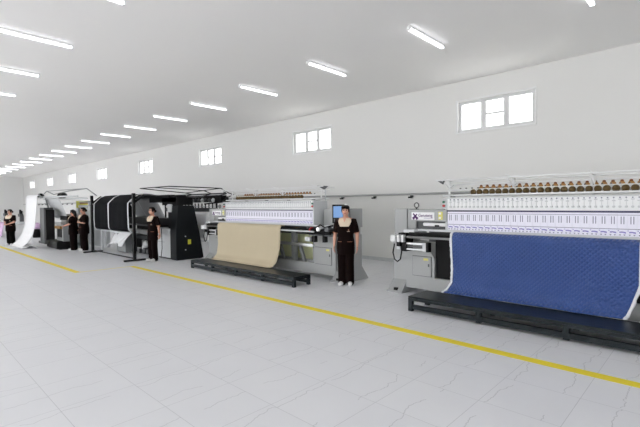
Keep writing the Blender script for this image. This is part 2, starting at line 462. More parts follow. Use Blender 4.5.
def quilter(X0, label, where, n_cones, cone_u0, dark_bay=False):
    e = empty('quilting_machine', (X0 + 1.5, 6.75, 0)); tag(e, label, 'quilting machine', 'multi-needle quilting machines')
    U = lambda u: X0 + u
    HL = 3.32
    # end columns with flared feet
    for (a, b) in ((-1.17, -.87), (3.85, 4.15)):
        mb = MB('grey').box(U(a), U(b), 6.58, 7.06, 0.02, .97, bev=.012)
        mb.prism([(6.40, .03), (6.58, .22), (6.58, .03)], 'x', U(a), U(b)); mb.box(U(a) - .01, U(b) + .01, 6.38, 7.26, 0, .03)
        mb.prism([(7.06, .03), (7.06, .28), (7.26, .03)], 'x', U(a), U(b))
        col = mb.build('end_column', e)
        MB('blackm').box(U(a) + .12, U(a) + .2, 6.41, 6.46, .028, .085).build('anchor_bolt', col)
        MB('paper').box(U(a) + .08, U(a) + .2, 6.574, 6.58, .78, .88).build('column_notice', col)
        up = MB('grey').box(U(a) + .02, U(b) - .02 + (.0 if a > 0 else .01), 6.6, 7.04, .97, 1.52, bev=.012).build('upper_column', e)
    # lower body: end housings and a long beam with an open bay between
    mb = MB('grey')
    mb.prism([(U(-.87), .1), (U(-.3), .1), (U(-.3), .66), (U(-.5), .93), (U(-.87), .93)], 'y', 6.54, 6.98)
    mb.prism([(U(3.22), .1), (U(3.85), .1), (U(3.85), .93), (U(3.22), .93)], 'y', 6.54, 6.98)
    mb.box(U(-.3), U(3.22), 6.54, 6.6, .1, .32); mb.box(U(-.3), U(3.22), 6.92, 6.98, .1, .32); mb.box(U(-.3), U(3.22), 6.6, 6.92, .1, .14)
    mb.build('lower_body', e)
    MB('palegreen').box(U(-.3), U(3.22), 6.99, 7.02, .14, 1.0).build('rear_panel', e)
    mb = MB('grey_d')
    for k in range(5):
        x = U(.25 + .72 * k)
        mb.box(x - .07, x + .03, 6.66, 6.78, .14, 1.02)
        mb.hull([(x + .1, 6.7, .72), (x + .18, 6.7, .72), (x + .42, 6.7, .15), (x + .34, 6.7, .15), (x + .1, 6.76, .72), (x + .18, 6.76, .72), (x + .42, 6.76, .15), (x + .34, 6.76, .15)],
                [(0, 1, 2, 3), (7, 6, 5, 4), (0, 4, 5, 1), (1, 5, 6, 2), (2, 6, 7, 3), (3, 7, 4, 0)])
        mb.box(x - .25, x - .07, 6.68, 6.74, .3, .36)
    mb.build('inner_frame', e)
    if not dark_bay: MB('steel').box(U(-.3), U(3.22), 6.5, 6.56, .68, .745).build('cross_rail', e)
    if dark_bay: MB('blackm').box(U(-.31), U(3.22), 6.6, 6.64, .32, 1.1).build('bay_shade_sheet', e)  # black sheet stands in for the shade inside the bay
    # hatches
    for (a, b, z0, z1) in ((-.72, -.36, .34, .68), (3.27, 3.74, .32, .68)):
        h = MB('grey').box(U(a), U(b), 6.522, 6.54, z0, z1, bev=.004).build('access_door', e)
        MB('dsteel').box(U(b) - .05, U(b) - .03, 6.512, 6.522, (z0 + z1) / 2, (z0 + z1) / 2 + .05).build('door_latch', h)
        MB('yellowtag').box(U(b) - .14, U(b) - .05, 6.519, 6.522, z1 - .065, z1 - .025).build('door_notice', h)
        MB('dsteel').box(U(a) - .008, U(b) + .008, 6.534, 6.541, z0 - .008, z1 + .008).build('door_gap', h)
    # dark recess in the throat above the body
    MB('dsteel').box(U(-.5), U(3.4), 6.72, 6.74, .93, 1.2).build('throat_panel', e)
    # upper left housing with sign
    mb = MB('grey').box(U(-.73), U(0), 6.4, 6.86, 1.31, 1.51, bev=.008); MB('dsteel').box(U(-.7), U(0), 6.66, 6.84, 1.16, 1.31).build('recess_shade_block', e); mb.box(U(-.87), U(-.7), 6.62, 7.0, 1.0, 1.51)  # recess back coloured dark to stand in for its shade
    mb.build('side_housing', e)
    sg = MB('paper').box(U(-.66), U(-.22), 6.394, 6.4, 1.335, 1.465).build('sign_plate', e)
    mk = MB('purple')
    cx, cz = U(-.585), 1.395
    for a, r1, wd in ((48, .05, .018), (132, .062, .022), (226, .066, .044), (314, .066, .044)):
        d = Vector((math.cos(R(a)), 0, math.sin(R(a)))); n = Vector((-d.z, 0, d.x)); c = Vector((cx, 0, cz))
        P = [c + d * .0 + n * .012, c + d * r1 + n * wd * .6, c + d * r1 - n * wd * .6, c + d * .0 - n * .012]
        mk.hull([(q.x, 6.3935, q.z) for q in P] + [(q.x, 6.391, q.z) for q in P], [(0, 1, 2, 3), (7, 6, 5, 4), (0, 4, 5, 1), (1, 5, 6, 2), (2, 6, 7, 3), (3, 7, 4, 0)])
    mk.build('sign_emblem', sg)
    text_part('Gensteng', 'sign_lettering', 'purple', sg, U(-.525), 6.392, 1.388, .07)
    MB('mauve').box(U(-.42), U(-.25), 6.3915, 6.394, 1.362, 1.368).build('sign_underline', sg)
    MB('yellowtag').box(U(-.15), U(-.07), 6.394, 6.4, 1.345, 1.475).box(U(-.14), U(-.1), 6.392, 6.396, 1.43, 1.46, 'paper').box(U(-.14), U(-.1), 6.392, 6.396, 1.36, 1.39, 'paper').build('warning_notice', e)
    # lifting eye
    mb = MB('steel'); c = Vector((U(-.74), 6.7, 1.585))
    mb = MB('dsteel'); mb.tube([c + Vector((math.cos(t * math.pi / 6) * .045, 0, math.sin(t * math.pi / 6) * .045)) for t in range(12)], .01, closed=True); mb.tube([(c.x, c.y, 1.51), (c.x, c.y, 1.545)], .014)
    mb.build('lifting_eye', e)
    MB('paper').box(U(-.48), U(-.02), 6.46, 6.56, 1.225, 1.285, bev=.02).box(U(-.24), U(-.17), 6.44, 6.46, 1.22, 1.25, 'black').build('bobbin_tray', e)
    MB('lgrey').box(U(-.72), U(-.5), 6.22, 6.5, 1.115, 1.17, bev=.012).build('needle_guard', e)
    # right upper housing
    MB('grey').box(U(3.4), U(4.17), 6.66, 7.06, 1.12, 1.52, bev=.012).build('drive_housing', e)
    MB('paper').box(U(3.62), U(3.98), 6.34, 6.6, 1.135, 1.16).box(U(3.7), U(3.9), 6.36, 6.58, 1.16, 1.17).build('paper_tray', e)
    # head
    mb = MB('lgrey').box(U(0), U(HL), 6.43, 6.84, 1.17, 1.7, bev=.006)
    mb.box(U(-.03), U(0), 6.41, 6.84, 1.17, 1.7, 'lgrey'); mb.box(U(HL), U(HL + .03), 6.41, 6.84, 1.17, 1.7, 'lgrey')
    mb.build('head_beam', e)
    hp = None
    for k in range(33):
        x = U(.012 + .1 * k)
        if hp is None:
            hp = MB('lav')
            hp.box(x, x + .098, 6.405, 6.43, 1.18, 1.477)
            hp.box(x, x + .098, 6.402, 6.405, 1.268, 1.276, 'slot')
            for dx in (.033, .062): hp.box(x + dx, x + dx + .009, 6.4, 6.405, 1.335, 1.43, 'slot')
            hp.box(x, x + .098, 6.4015, 6.405, 1.446, 1.452, 'slot')
            hp.prism([(x + .02, 1.222), (x + .05, 1.226), (x + .088, 1.216), (x + .088, 1.236), (x + .05, 1.243), (x + .02, 1.24)], 'y', 6.4, 6.405, 'violet')
            hp.box(x + .004, x + .016, 6.4, 6.405, 1.246, 1.256, 'violet')
            for dx in (.014, .06): hp.prism([(x + dx, 1.205), (x + dx + .026, 1.205), (x + dx + .013, 1.187)], 'y', 6.4, 6.405, 'slot')
            hp = hp.build('needle_head', e); hx = x
        else:
            o = hp.copy(); COL.objects.link(o); o.location.x = x - hx
    MB('navy').box(U(0), U(HL), 6.4, 6.43, 1.479, 1.5).build('head_stripe', e)
    mb = MB('white').box(U(0), U(HL), 6.42, 6.45, 1.505, 1.695); mb.box(U(0), U(HL), 6.41, 6.45, 1.69, 1.702, 'lgrey')
    for k in range(50):
        x = U(.06 + .065 * k)
        mb.tube([(x, 6.42, 1.555), (x, 6.395, 1.555)], .016, 'knob', 7)
        mb.box(x - .002, x + .002, 6.412, 6.42, 1.575, 1.68, 'knob')
        mb.box(x - .018, x + .018, 6.405, 6.42, 1.625 + .018 * (k % 2), 1.64 + .018 * (k % 2), 'knob')
        mb.tube([(x, 6.42, 1.672), (x, 6.4, 1.672)], .009, 'slot', 6)
    mb.build('tension_panel', e)
    for px in (-.05, HL + .005):
        sp = MB('lgrey').box(U(px) - .02, U(px) + .03, 6.395, 6.42, 1.53, 1.68).build('button_panel', e)
        MB('green').tube([(U(px) + .005, 6.395, 1.635), (U(px) + .005, 6.37, 1.635)], .02).build('green_button', sp)
        MB('red').tube([(U(px) + .005, 6.395, 1.575), (U(px) + .005, 6.37, 1.575)], .022).build('red_button', sp)
    # needle plate and rollers
    MB('lgrey').box(U(-.5), U(HL + .3), 6.34, 6.44, 1.145, 1.178).build('needle_plate', e)
    MB('blackm').tube([(U(-.6), 6.24, 1.075), (U(HL + .1), 6.24, 1.075)], .055, seg=14).build('feed_roller', e)
    MB('steel').tube([(U(-.62), 6.18, 1.045), (U(HL + .25), 6.18, 1.045)], .02).build('front_rail', e)
    MB('red').tube([(U(HL + .1), 6.24, 1.075), (U(HL + .13), 6.24, 1.075)], .06, seg=14).build('roller_cap', e)
    # left slide unit, knobs, cable
    mb = MB('steel').box(U(-.72), U(-.33), 6.32, 6.38, .905, .935); mb.box(U(-.72), U(-.33), 6.32, 6.38, .81, .835); mb.box(U(-.72), U(-.33), 6.34, 6.36, .85, .885, 'dsteel')
    mb.box(U(-.33), U(-.285), 6.3, 6.4, .79, .95, 'black'); mb.box(U(-.40), U(-.33), 6.31, 6.39, .8, .945, 'lgrey'); mb.box(U(-.8), U(-.72), 6.3, 6.54, .78, 1.1, 'blackm')
    mb.build('slide_unit', e)
    mb = MB('white').box(U(-.99), U(-.895), 6.22, 6.56, .945, 1.06, bev=.008); mb.box(U(-.85), U(-.81), 6.22, 6.4, .945, 1.07, bev=.006); mb.box(U(-.765), U(-.725), 6.22, 6.4, .945, 1.07, bev=.006)
    mb.box(U(-.9), U(-.72), 6.26, 6.5, .95, 1.03, 'grey_d')
    mb.build('valve_block', e)
    mb = MB('black').box(U(-.9), U(-.83), 6.28, 6.4, .86, .95); mb.box(U(-.87), U(-.8), 6.3, 6.42, 1.0, 1.1)
    mb.box(U(-.95), U(-.88), 6.36, 6.5, .8, .9, 'lgrey')
    mb.build('junction_block', e)
    MB('blackm').tube([(U(-.98), 6.34, .9), (U(-1.0), 6.32, .74), (U(-.96), 6.31, .62), (U(-.9), 6.31, .585), (U(-.84), 6.31, .63), (U(-.82), 6.32, .76), (U(-.83), 6.34, .88)], .012).build('air_hose', e)
    # right-hand drive works
    mb = MB('blackm')
    for (a, z, r, m) in ((3.35, 1.08, .05, 'dsteel'), (3.5, 1.05, .07, 'blackm'), (3.66, 1.1, .045, 'steel'), (3.78, 1.05, .06, 'blackm'), (3.9, 1.1, .05, 'dsteel')):
        mb.tube([(U(a), 6.2, z), (U(a), 6.56, z)], r, m, 12)
    mb.box(U(3.3), U(4.05), 6.3, 6.56, .95, 1.0, 'dsteel'); mb.tube([(U(3.36), 6.22, 1.02), (U(4.0), 6.22, 1.02)], .03, 'blackm')
    mb.box(U(3.44), U(3.52), 6.24, 6.34, .82, .95, 'black'); mb.box(U(3.24), U(3.38), 6.24, 6.36, .83, .92, 'lgrey'); mb.box(U(3.7), U(3.76), 6.3, 6.4, .82, .98, 'black')
    mb.tube([(U(3.55), 6.2, 1.1), (U(3.7), 6.24, 1.19), (U(3.85), 6.22, 1.14), (U(4.0), 6.3, 1.18)], .018, 'blackm')
    mb.build('drive_works', e)
    # thread rack above the head
    mb = MB('white')
    for z, y in ((1.745, 6.5), (1.745, 6.82), (1.84, 6.68), (1.93, 6.86)): mb.tube([(U(-.12), y, z), (U(HL + .1), y, z)], .014)
    for z, y in ((2.0, 6.42), (1.985, 6.78)): mb.tube([(U(-.2), y, z), (U(HL + .3), y, z)], .012, 'white')
    mb.box(U(.2), U(HL - .2), 6.5, 6.68, 1.742, 1.75); mb.box(U(.2), U(HL - .2), 6.74, 6.9, 1.838, 1.846)
    mb.build('rack_rails', e)
    for u in (-.1, .95, 2.0, HL - .02):
        mb = MB('white').tube([(U(u), 6.7, 1.69), (U(u), 6.7, 1.99)], .017)
        mb.tube([(U(u), 6.42, 2.0), (U(u), 6.7, 1.86), (U(u), 6.86, 1.93)], .01); mb.tube([(U(u), 6.38, 2.04), (U(u), 6.8, 1.98)], .01); mb.tube([(U(u), 6.5, 1.745), (U(u), 6.82, 1.745)], .01)
        mb.build('rack_post', e)
    mb = MB('dsteel')
    for k in range(31): mb.box(U(.1 + .1 * k) - .008, U(.1 + .1 * k) + .008, 6.68, 6.71, 1.852, 1.872)
    mb.build('thread_guides', e)
    MB('dsteel').prism([(U(HL + .1), 2.02), (U(HL + .42), 2.0), (U(HL + .3), 1.93)], 'y', 6.44, 6.46).tube([(U(HL + .2), 6.6, 1.7), (U(HL + .2), 6.6, 2.0)], .012, 'lgrey').build('rack_bracket', e)
    MB('dsteel').prism([(U(-.2), 2.0), (U(-.05), 2.0), (U(-.09), 1.93)], 'y', 6.44, 6.46).build('rack_hook', e)
    for k in range(n_cones):
        c = cone('low', U(cone_u0 + .1 * k), 6.58, 1.75)
        tag(c, 'olive-brown thread cone, %s from the left on the lower tier %s' % (ordinal(k + 1), where), 'thread cone', 'thread cones on the lower tier ' + where)
    for k in range(n_cones):
        c = cone('top', U(cone_u0 + .03 + .1 * k), 6.82, 1.846)
        tag(c, 'amber thread cone, %s from the left on the upper tier %s' % (ordinal(k + 1), where), 'thread cone', 'thread cones on the upper tier ' + where)
    return e

qR = quilter(-3.22, 'grey multi-needle quilting machine feeding out the blue quilted cloth', 'above the blue cloth', 29, .37, True)
qM = quilter(-9.65, 'grey multi-needle quilting machine feeding out the plain beige cloth', 'above the beige cloth', 26, .30)
# the operator screen on the machine with the beige cloth
mon = empty('control_monitor', (-5.62, 6.5, 1.22)); tag(mon, 'black control monitor with a lit blue screen beside the woman in a cap', 'monitor')
MB('black').box(-5.80, -5.44, 6.44, 6.5, 1.22, 1.61, bev=.01).build('monitor_case', mon)
MB('screen').box(-5.755, -5.5, 6.434, 6.44, 1.34, 1.575).build('screen', mon)
MB('dsteel').box(-5.74, -5.5, 6.432, 6.44, 1.25, 1.31).build('button_row', mon)
MB('dsteel').tube([(-5.62, 6.5, 1.4), (-5.62, 6.67, 1.4)], .03).build('monitor_arm', mon)

# ---------------------------------------------------------------- benches in front
def bench(x0, x1, y0, y1, h, label):
    e = empty('platform_bench', ((x0 + x1) / 2, (y0 + y1) / 2, 0)); tag(e, label, 'bench', 'low slate platforms in front of the quilting machines')
    MB('bench').box(x0, x1, y0, y1, h - .03, h, bev=.005).build('platform_top', e)
    mb = MB('bench').box(x0, x1, y0, y0 + .05, h - .065, h - .03); mb.box(x0, x1, y1 - .05, y1, h - .065, h - .03)
    mb.box(x0, x0 + .05, y0 + .05, y1 - .05, h - .065, h - .03); mb.box(x1 - .05, x1, y0 + .05, y1 - .05, h - .065, h - .03); mb.build('apron', e)
    n = max(3, round((x1 - x0) / .95))
    mb = MB('bench')
    for y in (y0 + .005, y1 - .045):
        mb.box(x0 + .06, x1 - .06, y, y + .04, .035, .1)
    mb.build('stretcher', e)
    for i in range(n + 1):
        x = x0 + (x1 - x0 - .065) * i / n
        for y in (y0, y1 - .06): MB('bench').box(x, x + .065, y, y + .06, 0 if i in (0, n) else .018, h - .065).build('leg', e)
    return e
bench(-3.36, .85, 5.43, 5.98, .225, 'low dark slate platform bench under the blue quilted cloth')
bench(-9.86, -5.93, 5.46, 5.92, .205, 'low dark slate platform bench under the beige cloth')

# ---------------------------------------------------------------- cloths
def cloth(name, x0, x1, prof, mat, nx=48, wav=.008, seed=0, th=.012, parent=None, edge=None, zwave=0.):
    rnd = random.Random(seed); ph = [rnd.uniform(0, 6.28) for _ in range(6)]
    # resample the profile
    P = [Vector(p) for p in prof]; segs = [(P[i + 1] - P[i]).length for i in range(len(P) - 1)]; T = sum(segs); n = max(14, int(T / .035)); pts = []
    for k in range(n + 1):
        d = T * k / n; i = 0
        while i < len(segs) - 1 and d > segs[i]: d -= segs[i]; i += 1
        pts.append((P[i].lerp(P[i + 1], min(1, d / segs[i])), k / n))
    grid = []
    for i in range(nx + 1):
        u = i / nx; row = []
        for q, t in pts:
            a = wav * min(1, t * 1.6)
            dy = a * (math.sin(u * 9 + ph[0] + t * 2) + .6 * math.sin(u * 21 + ph[1] + t * 3) + .5 * math.sin(t * 8 + ph[2] + u * 4))
            ex = 0
            if edge: ex = edge(u, t)
            row.append((x0 + (x1 - x0) * u + ex, q.x + dy, q.y + zwave * math.sin(u * 7 + ph[3]) * t))
        grid.append(row)
    return grid
profQ = [(6.3, 1.10), (6.285, 1.145), (6.24, 1.155), (6.185, 1.14), (6.145, 1.09), (6.13, .9), (6.12, .6), (6.06, .36), (5.99, .262), (5.93, .245)]
def blue_edge(u, t):
    return (.07 * t - .09 * max(0, t - .82) / .18) * (1 - u) + (.05 - .13 * max(0, t - .6) / .4) * u
e = empty('quilted_cloth', (-1.9, 6.05, .23)); tag(e, 'wide blue quilted cloth hanging from the right machine onto its dark bench', 'cloth')
g = cloth('c', -3.02, -.70, profQ, 'quilt', 60, .013, 3, edge=blue_edge)
MB('quilt').sheet(g, .014).build('quilted_sheet', e)
for side in (0, 1):
    a = g[0] if side == 0 else g[-1]; rows_ = []
    rnd = random.Random(5 + side)
    for k in range(3):
        sgn = -1 if side == 0 else 1
        rows_.append([(p[0] + sgn * (k * .015 + (rnd.uniform(-.005, .008) if k == 2 else 0)) - (sgn * .004 if k == 0 else 0), p[1] - .003, p[2]) for p in a])
    if side == 0: rows_ = rows_[::-1]
    MB('fringe').sheet(rows_, .022).build('fleece_edge', e)
profB = [(6.3, 1.10), (6.285, 1.145), (6.24, 1.155), (6.185, 1.14), (6.145, 1.09), (6.13, .9), (6.12, .6), (6.05, .33), (5.93, .225), (5.86, .222)]
g = cloth('c', -9.68, -7.12, profB, 'beige', 50, .006, 8, edge=lambda u, t: .03 * math.sin(t * 4) * u + .13 * (1 - u) * t)
tag(MB('beige').sheet(g, .01).build('plain_cloth'), 'plain beige cloth hanging from the middle machine onto its dark bench', 'cloth')

# ---------------------------------------------------------------- black machine and its surroundings
e = empty('black_machine', (-13.4, 6.5, 0)); tag(e, 'dark quilting machine with a tall black end cabinet bearing a yellow sticker', 'quilting machine')
mb = MB('cabinet').prism([(5.87, 0.02), (6.76, .02), (6.62, .85), (6.45, 1.62), (5.95, 1.62), (5.87, .9)], 'x', -11.78, -11.42)
cab = mb.build('end_cabinet', e)
MB('yelsign').box(-11.42, -11.415, 6.24, 6.34, .46, .6).build('yellow_sticker', cab)
MB('black').box(-11.76, -11.45, 5.9, 6.72, 0, .02).build('cabinet_plinth', cab)
for (y, z) in ((6.16, .7), (6.16, .3)): MB('steel').tube([(-11.42, y, z), (-11.405, y, z)], .02).build('cabinet_lock', cab)
MB('black').box(-12.15, -11.8, 6.0, 6.3, .9, 1.92).box(-12.5, -11.55, 5.98, 6.5, 1.63, 1.86, 'blackm').build('dark_column', e)
MB('lgrey').box(-12.05, -11.85, 5.93, 6.0, 1.42, 1.66).build('switch_box', e)
mb = MB('lgrey').box(-12.75, -11.84, 5.9, 6.6, .04, .8, bev=.01); mb.box(-13.05, -11.82, 5.84, 6.66, .76, .92, 'lgrey', bev=.02); mb.box(-12.7, -11.9, 5.94, 6.56, 0, .04, 'black'); mb.box(-12.72, -12.2, 5.893, 5.9, .5, .51, 'grey_d')
bs = mb.build('base_pedestal', e)
MB('blackm').tube([(-12.2, 5.8, .93), (-12.22, 5.82, .6), (-12.26, 5.84, .3), (-12.3, 5.82, .02)], .012).build('cable', bs)
mb = MB('grey').box(-16.2, -13.05, 5.98, 6.12, .66, .82, 'grey'); mb.box(-16.2, -13.05, 6.0, 6.4, .5, .62, 'dsteel'); mb.box(-16.2, -13.05, 5.98, 6.1, .95, 1.0, 'dsteel'); mb.build('table_beam', e)
mb = MB('blackm').box(-16.2, -12.1, 6.72, 6.78, .15, 1.2); mb.box(-16.0, -13.1, 6.42, 6.7, .1, .44, 'black'); mb.box(-16.2, -12.1, 6.3, 6.6, .98, 1.2, 'black'); mb.build('rear_casing', e)
mb = MB('black').box(-16.2, -12.0, 5.95, 6.15, 1.86, 1.95); mb.box(-16.2, -16.06, 5.98, 6.5, 0, 1.9); mb.box(-13.4, -11.6, 5.98, 6.3, 1.72, 1.92); mb.build('top_beam', e)
for x in (-15.0, -14.3, -13.7): MB('grey').tube([(x, 6.15, .14), (x, 6.15, .44)], .05, 'grey', 10).box(x - .06, x + .06, 6.0, 6.2, 0, .16, 'dsteel').build('motor_unit', e)
MB('lgrey').ell((-13.95, 6.08, .32), (.12, .09, .13), 'lgrey').ell((-14.08, 6.08, .2), (.1, .07, .12), 'lgrey').box(-14.1, -13.9, 6.02, 6.14, 0, .2, 'dsteel').build('pump', e)
mb = MB('greycloth').sheet([[(-15.3 + 2.2 * i / 12, 6.05 + .32 * j / 8 + .01 * math.sin(i), 1.86 - .64 * j / 8) for j in range(9)] for i in range(13)], .01)
o = mb.build('grey_sheet'); tag(o, 'grey sheet stretched down inside the dark machine behind a standing woman', 'sheet')
mb = MB('whitecloth').sheet([[(-14.55 + .005 * i + .014 * j, 6.03 + .32 * j / 8, 1.86 - .64 * j / 8) for j in range(9)] for i in range(9)], .008)
mb.build('white_seam', o)
mb = MB('whitecloth').sheet([[(-16.0 + 3.0 * i / 14, 5.55 + .7 * j / 6, 1.985 + .03 * math.sin(j * .9) + .012 * math.sin(i * 1.7)) for j in range(7)] for i in range(15)], .012)
tag(mb.build('white_sheet'), 'white sheet lying over the top beam of the dark machine', 'sheet')
o = empty('grey_cabinet', (-15.2, 6.1, 0)); tag(o, 'small grey metal cabinet on the floor behind the black two-post stand', 'cabinet')
MB('grey_d').box(-15.5, -14.75, 5.72, 5.95, .02, .66, bev=.012).build('cabinet_body', o)
MB('lgrey').box(-15.52, -14.73, 5.7, 5.97, .66, .71, bev=.01).build('cabinet_lid', o)
MB('black').box(-15.47, -14.78, 5.75, 5.92, 0, .02).build('cabinet_plinth', o)
# creel of black tubes behind/over the black machine
e = empty('yarn_creel', (-13.2, 7.3, 0)); tag(e, 'overhead black tube frame of yarn guides above the dark machine', 'creel')
mb = MB('black')
A, B, C_, D = (-14.0, 5.94, 2.2), (-11.95, 5.94, 2.2), (-11.95, 7.75, 2.18), (-14.3, 7.75, 2.08)
mb.tube([A, B, C_, D], .015, closed=True, seg=6)
mb.tube([(-13.0, 5.94, 2.2), (-13.0, 7.75, 2.13)], .012, seg=6)
mb.build('top_frame', e)
mb = MB('black')
L1, L2 = (-15.6, 8.0, 2.02), (-11.85, 8.0, 2.02)
mb.tube([L1, L2], .022, seg=6); mb.tube([(-15.6, 7.6, 1.93), (-11.7, 7.6, 1.93)], .02, seg=6)
for x, q in ((-14.3, 2.08), (-13.0, 2.13), (-11.95, 2.18)): mb.tube([(x, 7.75, q), (x + .1, 8.0, 2.02), (x + .1, 7.6, 1.93)], .018, seg=6)
mb.tube([(-11.85, 8.0, 2.02), (-11.45, 7.9, 1.96), (-11.35, 7.6, 1.86), (-11.7, 7.6, 1.93)], .018, seg=6)
mb.tube([(-11.35, 7.6, 1.86), (-11.5, 7.5, 1.72), (-12.4, 7.4, 1.66)], .024, seg=6)
mb.build('lower_frame', e)
for x in (-15.5, -11.9):
    MB('black').tube([(x, 7.55, 0), (x, 7.55, 1.95)], .03).build('creel_post', e)
mb = MB('blackm').box(-15.3, -11.5, 7.45, 7.75, 1.72, 1.9); mb.box(-12.6, -11.4, 7.5, 7.6, 1.86, 1.93); mb.box(-15.3, -11.9, 7.4, 7.7, 1.56, 1.6, 'lgrey'); mb.box(-15.3, -11.9, 7.45, 7.6, 1.4, 1.53, 'dsteel')
for k in range(16):
    x = -15.2 + .22 * k; mb.ell((x, 7.42, 1.78), (.06, .06, .07), 'dsteel' if k % 3 else 'lgrey'); mb.tube([(x, 7.4, 1.53), (x, 7.4, 1.68)], .02, 'black', 6)
mb.build('guide_unit', e)
mb = MB('lgrey').tube([(-15.4, 7.9, 1.94), (-11.9, 7.9, 1.94)], .045); mb.build('pale_roller', e)
# white hanging sheet behind
g = [[(-12.85 + .75 * i / 10 * (1 - .35 * j / 10) + .1 * j / 10, 7.3 - .02 * math.sin(i * .8), 1.36 - .86 * j / 10) for j in range(11)] for i in range(11)]
tag(MB('whitecloth').sheet(g, .012).build('white_sheet'), 'white sheet hanging between the black cabinet and the middle machine', 'sheet')

# two-post black stand with the pair of black quilts
e = empty('roller_stand', (-14.1, 5.05, 0)); tag(e, 'black two-post stand with flat feet holding up the black quilts', 'stand')
PX = (-15.88, -12.34)
for x in PX:
    MB('black').box(x - .04, x + .04, 5.0, 5.08, .05, 1.99).build('post', e)
    MB('black').box(x - .05, x + .05, 4.74, 5.36, 0, .05, bev=.006).build('foot', e)
    mb = MB('black').prism([(5.08, 1.7), (5.08, 1.78), (5.34, 1.98), (5.34, 1.9)], 'x', x - .02, x + .02); mb.build('arm', e)
MB('black').box(PX[0] + .04, PX[1] - .04, 5.02, 5.06, .06, .09).build('floor_bar', e)
MB('black').tube([(PX[0] + .04, 5.06, 1.7), (PX[1] - .04, 5.06, 1.7)], .03).build('roller', e)
MB('black').tube([(PX[0] + .02, 5.33, 1.93), (PX[1] - .02, 5.33, 1.93)], .025).build('roller', e)
profK = [(5.36, 1.97), (5.2, 1.89), (5.06, 1.75), (5.015, 1.70), (5.01, 1.5), (5.01, 1.1), (5.02, .92), (5.07, .85), (5.2, .83), (5.34, .83)]
for k, (a, b, lb) in enumerate(((-15.53, -14.3, 'black quilt with white edging over the left half of the stand'), (-14.2, -12.72, 'black quilt with white edging over the right half of the stand'))):
    o = empty('black_quilt', ((a + b) / 2, 5.1, .83)); tag(o, lb, 'quilt', 'black quilts over the stand')
    g = cloth('k', a, b, profK, 'blackcloth', 24, .004, 11 + k)
    MB('blackcloth').sheet(g, .016).build('quilt_face', o)
    for side in (0, 1):
        rr = g[0] if side == 0 else g[-1]; sg = -1 if side == 0 else 1; ww = .05
        rw = [[(p[0] + sg * ww * j / 2, p[1], p[2]) for p in rr] for j in range(3)]
        if side == 0: rw = rw[::-1]
        MB('fringe').sheet(rw, .02).build('white_edging', o)
    MB('fringe').box(a - .04, b + .04, 5.04, 5.34, .80, .82).build('white_backing', o)
# white cloth spilling below the quilts
rnd = random.Random(4); g = []
for i in range(15):
    u = i / 14; row = []
    for j in range(13):
        t = j / 12
        row.append((-15.45 + 1.45 * u - .55 * t * (1 - u * .3), 5.75 - .25 * t + .07 * math.sin(u * 10 + 2 * t), .84 - .62 * t ** .8 + .06 * math.sin(u * 6 + t * 5) * t + .1 * u * t))
    g.append(row)
tag(MB('whitecloth').sheet(g, .02).build('white_cloth'), 'crumpled white cloth sagging under the black quilts', 'cloth')
# dark trestle below
o = empty('work_trestle', (-14.6, 6.3, 0)); tag(o, 'dark trestle table standing far under the black quilts', 'table')
for x in (-17.3, -16.5): MB('dsteel').box(x, x + .06, 6.5, 6.56, 0, .7).build('leg', o)
MB('dsteel').box(-17.4, -16.4, 6.3, 6.7, .7, .76).build('table_top', o)

# ---------------------------------------------------------------- grey machine further left
e = empty('grey_machine', (-18.4, 5.2, 0)); tag(e, 'dark grey machine with overhead rails, feeding a pale sheet behind two women', 'quilting machine')
MB('dsteel').box(-19.35, -18.75, 4.24, 4.56, 0.25, 1.58, bev=.02).box(-18.76, -18.55, 4.26, 4.55, .35, 1.5, 'blackm').build('end_column', e)
mb = MB('blackm').box(-19.2, -17.8, 4.42, 4.9, .04, .32, bev=.02); mb.box(-19.9, -18.9, 4.3, 4.75, .16, .24, 'dsteel'); mb.box(-19.3, -17.78, 4.5, 5.0, 0, .05, 'black'); mb.build('foot_base', e)
mb = MB('grey_d').box(-18.6, -17.75, 4.62, 5.1, .3, .95); mb.box(-18.6, -17.75, 4.55, 4.7, .93, 1.02, 'grey'); mb.box(-18.4, -17.9, 4.6, 4.63, .45, .78, 'black'); mb.box(-18.6, -17.75, 4.75, 5.05, 1.1, 1.25, 'blackm'); mb.build('machine_body', e)
MB('brass').box(-18.45, -17.75, 4.52, 4.6, .78, .88).build('wooden_guide', e)
MB('lgrey').box(-19.6, -16.2, 5.6, 5.75, .1, 1.85).box(-20.2, -19.5, 5.2, 5.7, 0, 1.3, 'grey').build('rear_panel', e)
mb = MB('lgrey').tube([(-21.3, 4.4, 2.03), (-15.9, 4.6, 1.97)], .03); mb.tube([(-20.8, 4.7, 1.95), (-15.9, 4.9, 1.9)], .03)
mb.tube([(-19.6, 4.6, 1.55), (-20.0, 4.6, 1.95)], .03, 'grey_d'); mb.tube([(-16.3, 5.5, 0), (-16.3, 5.5, 1.97)], .04)
mb.tube([(-20.3, 4.5, 2.02), (-19.8, 4.6, 2.25), (-19.2, 4.7, 2.1), (-17.6, 4.8, 2.2), (-16.9, 5.2, 2.28), (-15.9, 5.2, 2.0)], .02, 'grey_d'); mb.tube([(-19.8, 4.6, 2.25), (-16.9, 5.2, 2.28)], .012, 'grey_d')
mb.tube([(-17.0, 5.3, 1.8), (-16.0, 5.0, 1.5)], .04); mb.tube([(-17.4, 5.1, 1.62), (-16.3, 5.1, 1.62)], .05, 'grey'); mb.tube([(-17.4, 5.1, 1.78), (-16.3, 5.1, 1.78)], .025, 'grey_d')
for x in (-19.9, -19.75): mb.tube([(-x * 0 + x, 5.6, 0), (x, 5.0, 1.95)], .02)
mb.build('overhead_rails', e)
